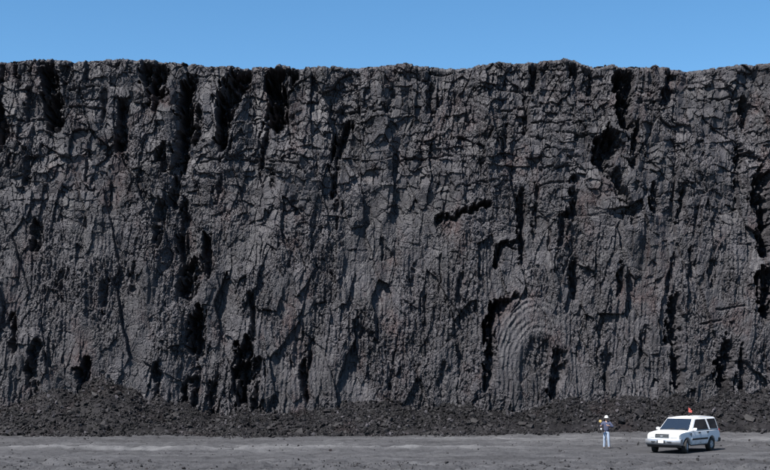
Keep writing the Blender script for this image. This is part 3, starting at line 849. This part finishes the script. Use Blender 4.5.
def make_person():
    p = bpy.data.objects.new('person', None); C.objects.link(p)
    tag(p, 'person in white hard hat, navy jacket and pale jeans standing beside the white car', 'person')
    pel = (0, 0, 0.97, (0.085, 0.07))
    sp = (0, 0.0, 1.15, (0.105, 0.08)); ch = (0, -0.005, 1.36, (0.155, 0.105)); nb = (0, 0.0, 1.49, 0.065)
    nk = (0, -0.012, 1.54, 0.046); h0 = (0, -0.03, 1.60, (0.065, 0.078)); h1 = (0, -0.028, 1.68, (0.076, 0.095)); h2 = (0, -0.02, 1.755, (0.062, 0.078))
    rs = (-0.185, 0, 1.44, 0.062); re = (-0.335, -0.10, 1.21, 0.045); rw = (-0.325, -0.36, 1.275, 0.030)
    ls = (0.185, 0, 1.44, 0.062); le = (0.365, -0.07, 1.20, 0.045); lw = (0.10, -0.27, 1.285, 0.030)
    rh = (-0.33, -0.44, 1.29, 0.036); lh = (0.03, -0.31, 1.30, 0.036)
    rk = (-0.105, -0.035, 0.52, 0.060); ra = (-0.12, 0.02, 0.10, 0.034); rhip = (-0.085, 0, 0.90, 0.060)
    lk = (0.115, -0.03, 0.52, 0.060); la = (0.145, 0.02, 0.10, 0.034); lhip = (0.085, 0, 0.90, 0.060)
    body = skin('body', [[pel, sp, ch, nb, nk, h0, h1, h2], [ch, rs, re, rw, rh], [ch, ls, le, lw, lh],
                         [pel, rhip, rk, ra, (-0.13, -0.10, 0.045, 0.022)], [pel, lhip, lk, la, (0.16, -0.10, 0.045, 0.022)]], M_SKIN, p)
    # fingers and thumbs, rooted in the palms
    fm = []
    for (w_, d_, up_, sd_) in ((rw[:3], (-0.08, -1, 0.1), (0.9, 0.1, 0.1), (0, 0, 1)), (lw[:3], (-0.9, -0.4, 0.15), (0.1, 0.6, 0.5), (0, 0, 1))):
        d_ = Vector(d_).normalized()
        for k in range(4):
            fm.append(finger_chain(w_, d_, up_, sd_, k))
        a = Vector(w_) + d_ * 0.035 + Vector(sd_) * 0.02; b_ = a + d_ * 0.03 + Vector(sd_) * 0.035; c = b_ + d_ * 0.03 + Vector(up_) * 0.02
        fm.append([(*a, 0.012), (*b_, 0.011), (*c, 0.009)])
    bm = bmesh.new(); bm.from_mesh(body.data)
    for c in fm: tube(bm, [q[:3] for q in c], [q[3] for q in c], 8)
    # nose, ears, lips
    box(bm, (0, -0.128, 1.655), (0.026, 0.034, 0.045), 0.010)
    for s in (-1, 1): box(bm, (s * 0.078, -0.01, 1.66), (0.018, 0.035, 0.046), 0.008)
    bmesh.ops.recalc_face_normals(bm, faces=bm.faces[:])
    bm.to_mesh(body.data); bm.free()
    for pl in body.data.polygons: pl.use_smooth = True
    for s in (-1, 1):
        b = bmesh.new(); box(b, (s * 0.032, -0.112, 1.682), (0.024, 0.014, 0.010), 0.004); finish(b, 'eye', M_EYE, body)
    b = bmesh.new(); box(b, (0, -0.112, 1.612), (0.045, 0.012, 0.010), 0.004); finish(b, 'mouth', mat('lips', (0.25, 0.09, 0.07), 0.5), body)
    # clothes a little larger than the body
    g1 = 0.022
    def fat(q, e=g1):
        r_ = q[3] if isinstance(q[3], tuple) else (q[3], q[3])
        return (*q[:3], (r_[0] + e, r_[1] + e))
    skin('jacket', [[fat((0, 0, 0.90, (0.150, 0.118)), 0.03), fat(sp, 0.055), fat(ch, 0.03), fat(nb, 0.02)], [fat(ch, 0.03), fat(rs), fat(re), (-0.327, -0.315, 1.262, 0.047)], [fat(ch, 0.03), fat(ls), fat(le), (0.14, -0.242, 1.272, 0.047)]], M_JACKET, p)
    skin('jeans', [[fat((0, 0, 1.02, (0.13, 0.10))), fat(pel, 0.075), fat(rhip, 0.045), fat(rk, 0.018), fat(ra, 0.040), (-0.12, 0.03, 0.06, 0.07)], [fat(pel, 0.075), fat(lhip, 0.045), fat(lk, 0.018), fat(la, 0.040), (0.145, 0.03, 0.06, 0.07)]], M_JEANS, p)
    for (ax_, fx) in ((-0.12, -0.13), (0.145, 0.16)):
        skin('boot', [[(ax_, 0.045, 0.12, 0.052), (ax_, 0.045, 0.05, 0.050), (fx, -0.06, 0.045, (0.048, 0.045)), (fx, -0.15, 0.038, (0.044, 0.036))]], M_BOOT, p)
    b = bmesh.new()
    rings = lathe_y(b, [(0.108, 0.0), (0.112, 0.03), (0.108, 0.065), (0.09, 0.10), (0.055, 0.122), (0.001, 0.13)], n=24)
    lathe_y(b, [(0.106, 0.004), (0.135, -0.006), (0.135, 0.002), (0.108, 0.014)], n=24)
    for v in b.verts:
        x_, y_, z_ = v.co
        v.co = Vector((x_ * 0.94, -0.022 + z_ * 1.15 - (0.045 if z_ < -0.10 and y_ < 0.02 else 0), 1.722 + y_))
    b2 = finish(b, 'hard_hat', M_HAT, p)
    b = bmesh.new(); box(b, (0, -0.02, 1.852), (0.022, 0.20, 0.02), 0.006); finish(b, 'crest_rib', M_HAT, b2)
    b = bmesh.new(); box(b, (0, 0.045, 1.655), (0.145, 0.07, 0.11), 0.03); finish(b, 'hair', M_HAIR, p)
    return p
person = make_person()
person.location = (12.40, 67.2, 0.0)
person.rotation_euler = (0, 0, R(-8))

def make_rod():
    o = bpy.data.objects.new('signal_rod', None); C.objects.link(o)
    tag(o, 'short rod with round yellow head and white foot, held up by the person', 'rod')
    b = bmesh.new(); tube(b, [(0, 0, -0.16), (0, 0, 0.22)], 0.014, 10); finish(b, 'shaft', M_BLACK, o)
    b = bmesh.new(); lathe_y(b, [(0.001, -0.035), (0.06, -0.032), (0.078, -0.01), (0.078, 0.01), (0.06, 0.032), (0.001, 0.035)], (0, 0, 0.25), 20); finish(b, 'disc', M_YELLOW, o)
    b = bmesh.new(); box(b, (0, 0, -0.18), (0.08, 0.06, 0.11), 0.02); finish(b, 'foot_weight', M_WHITE, o)
    return o
rod = make_rod()
_p = Matrix.Rotation(R(-8), 4, 'Z') @ Vector((-0.325, -0.455, 1.285))
rod.location = Vector(person.location) + _p
rod.rotation_euler = (0, R(-6), R(-8))
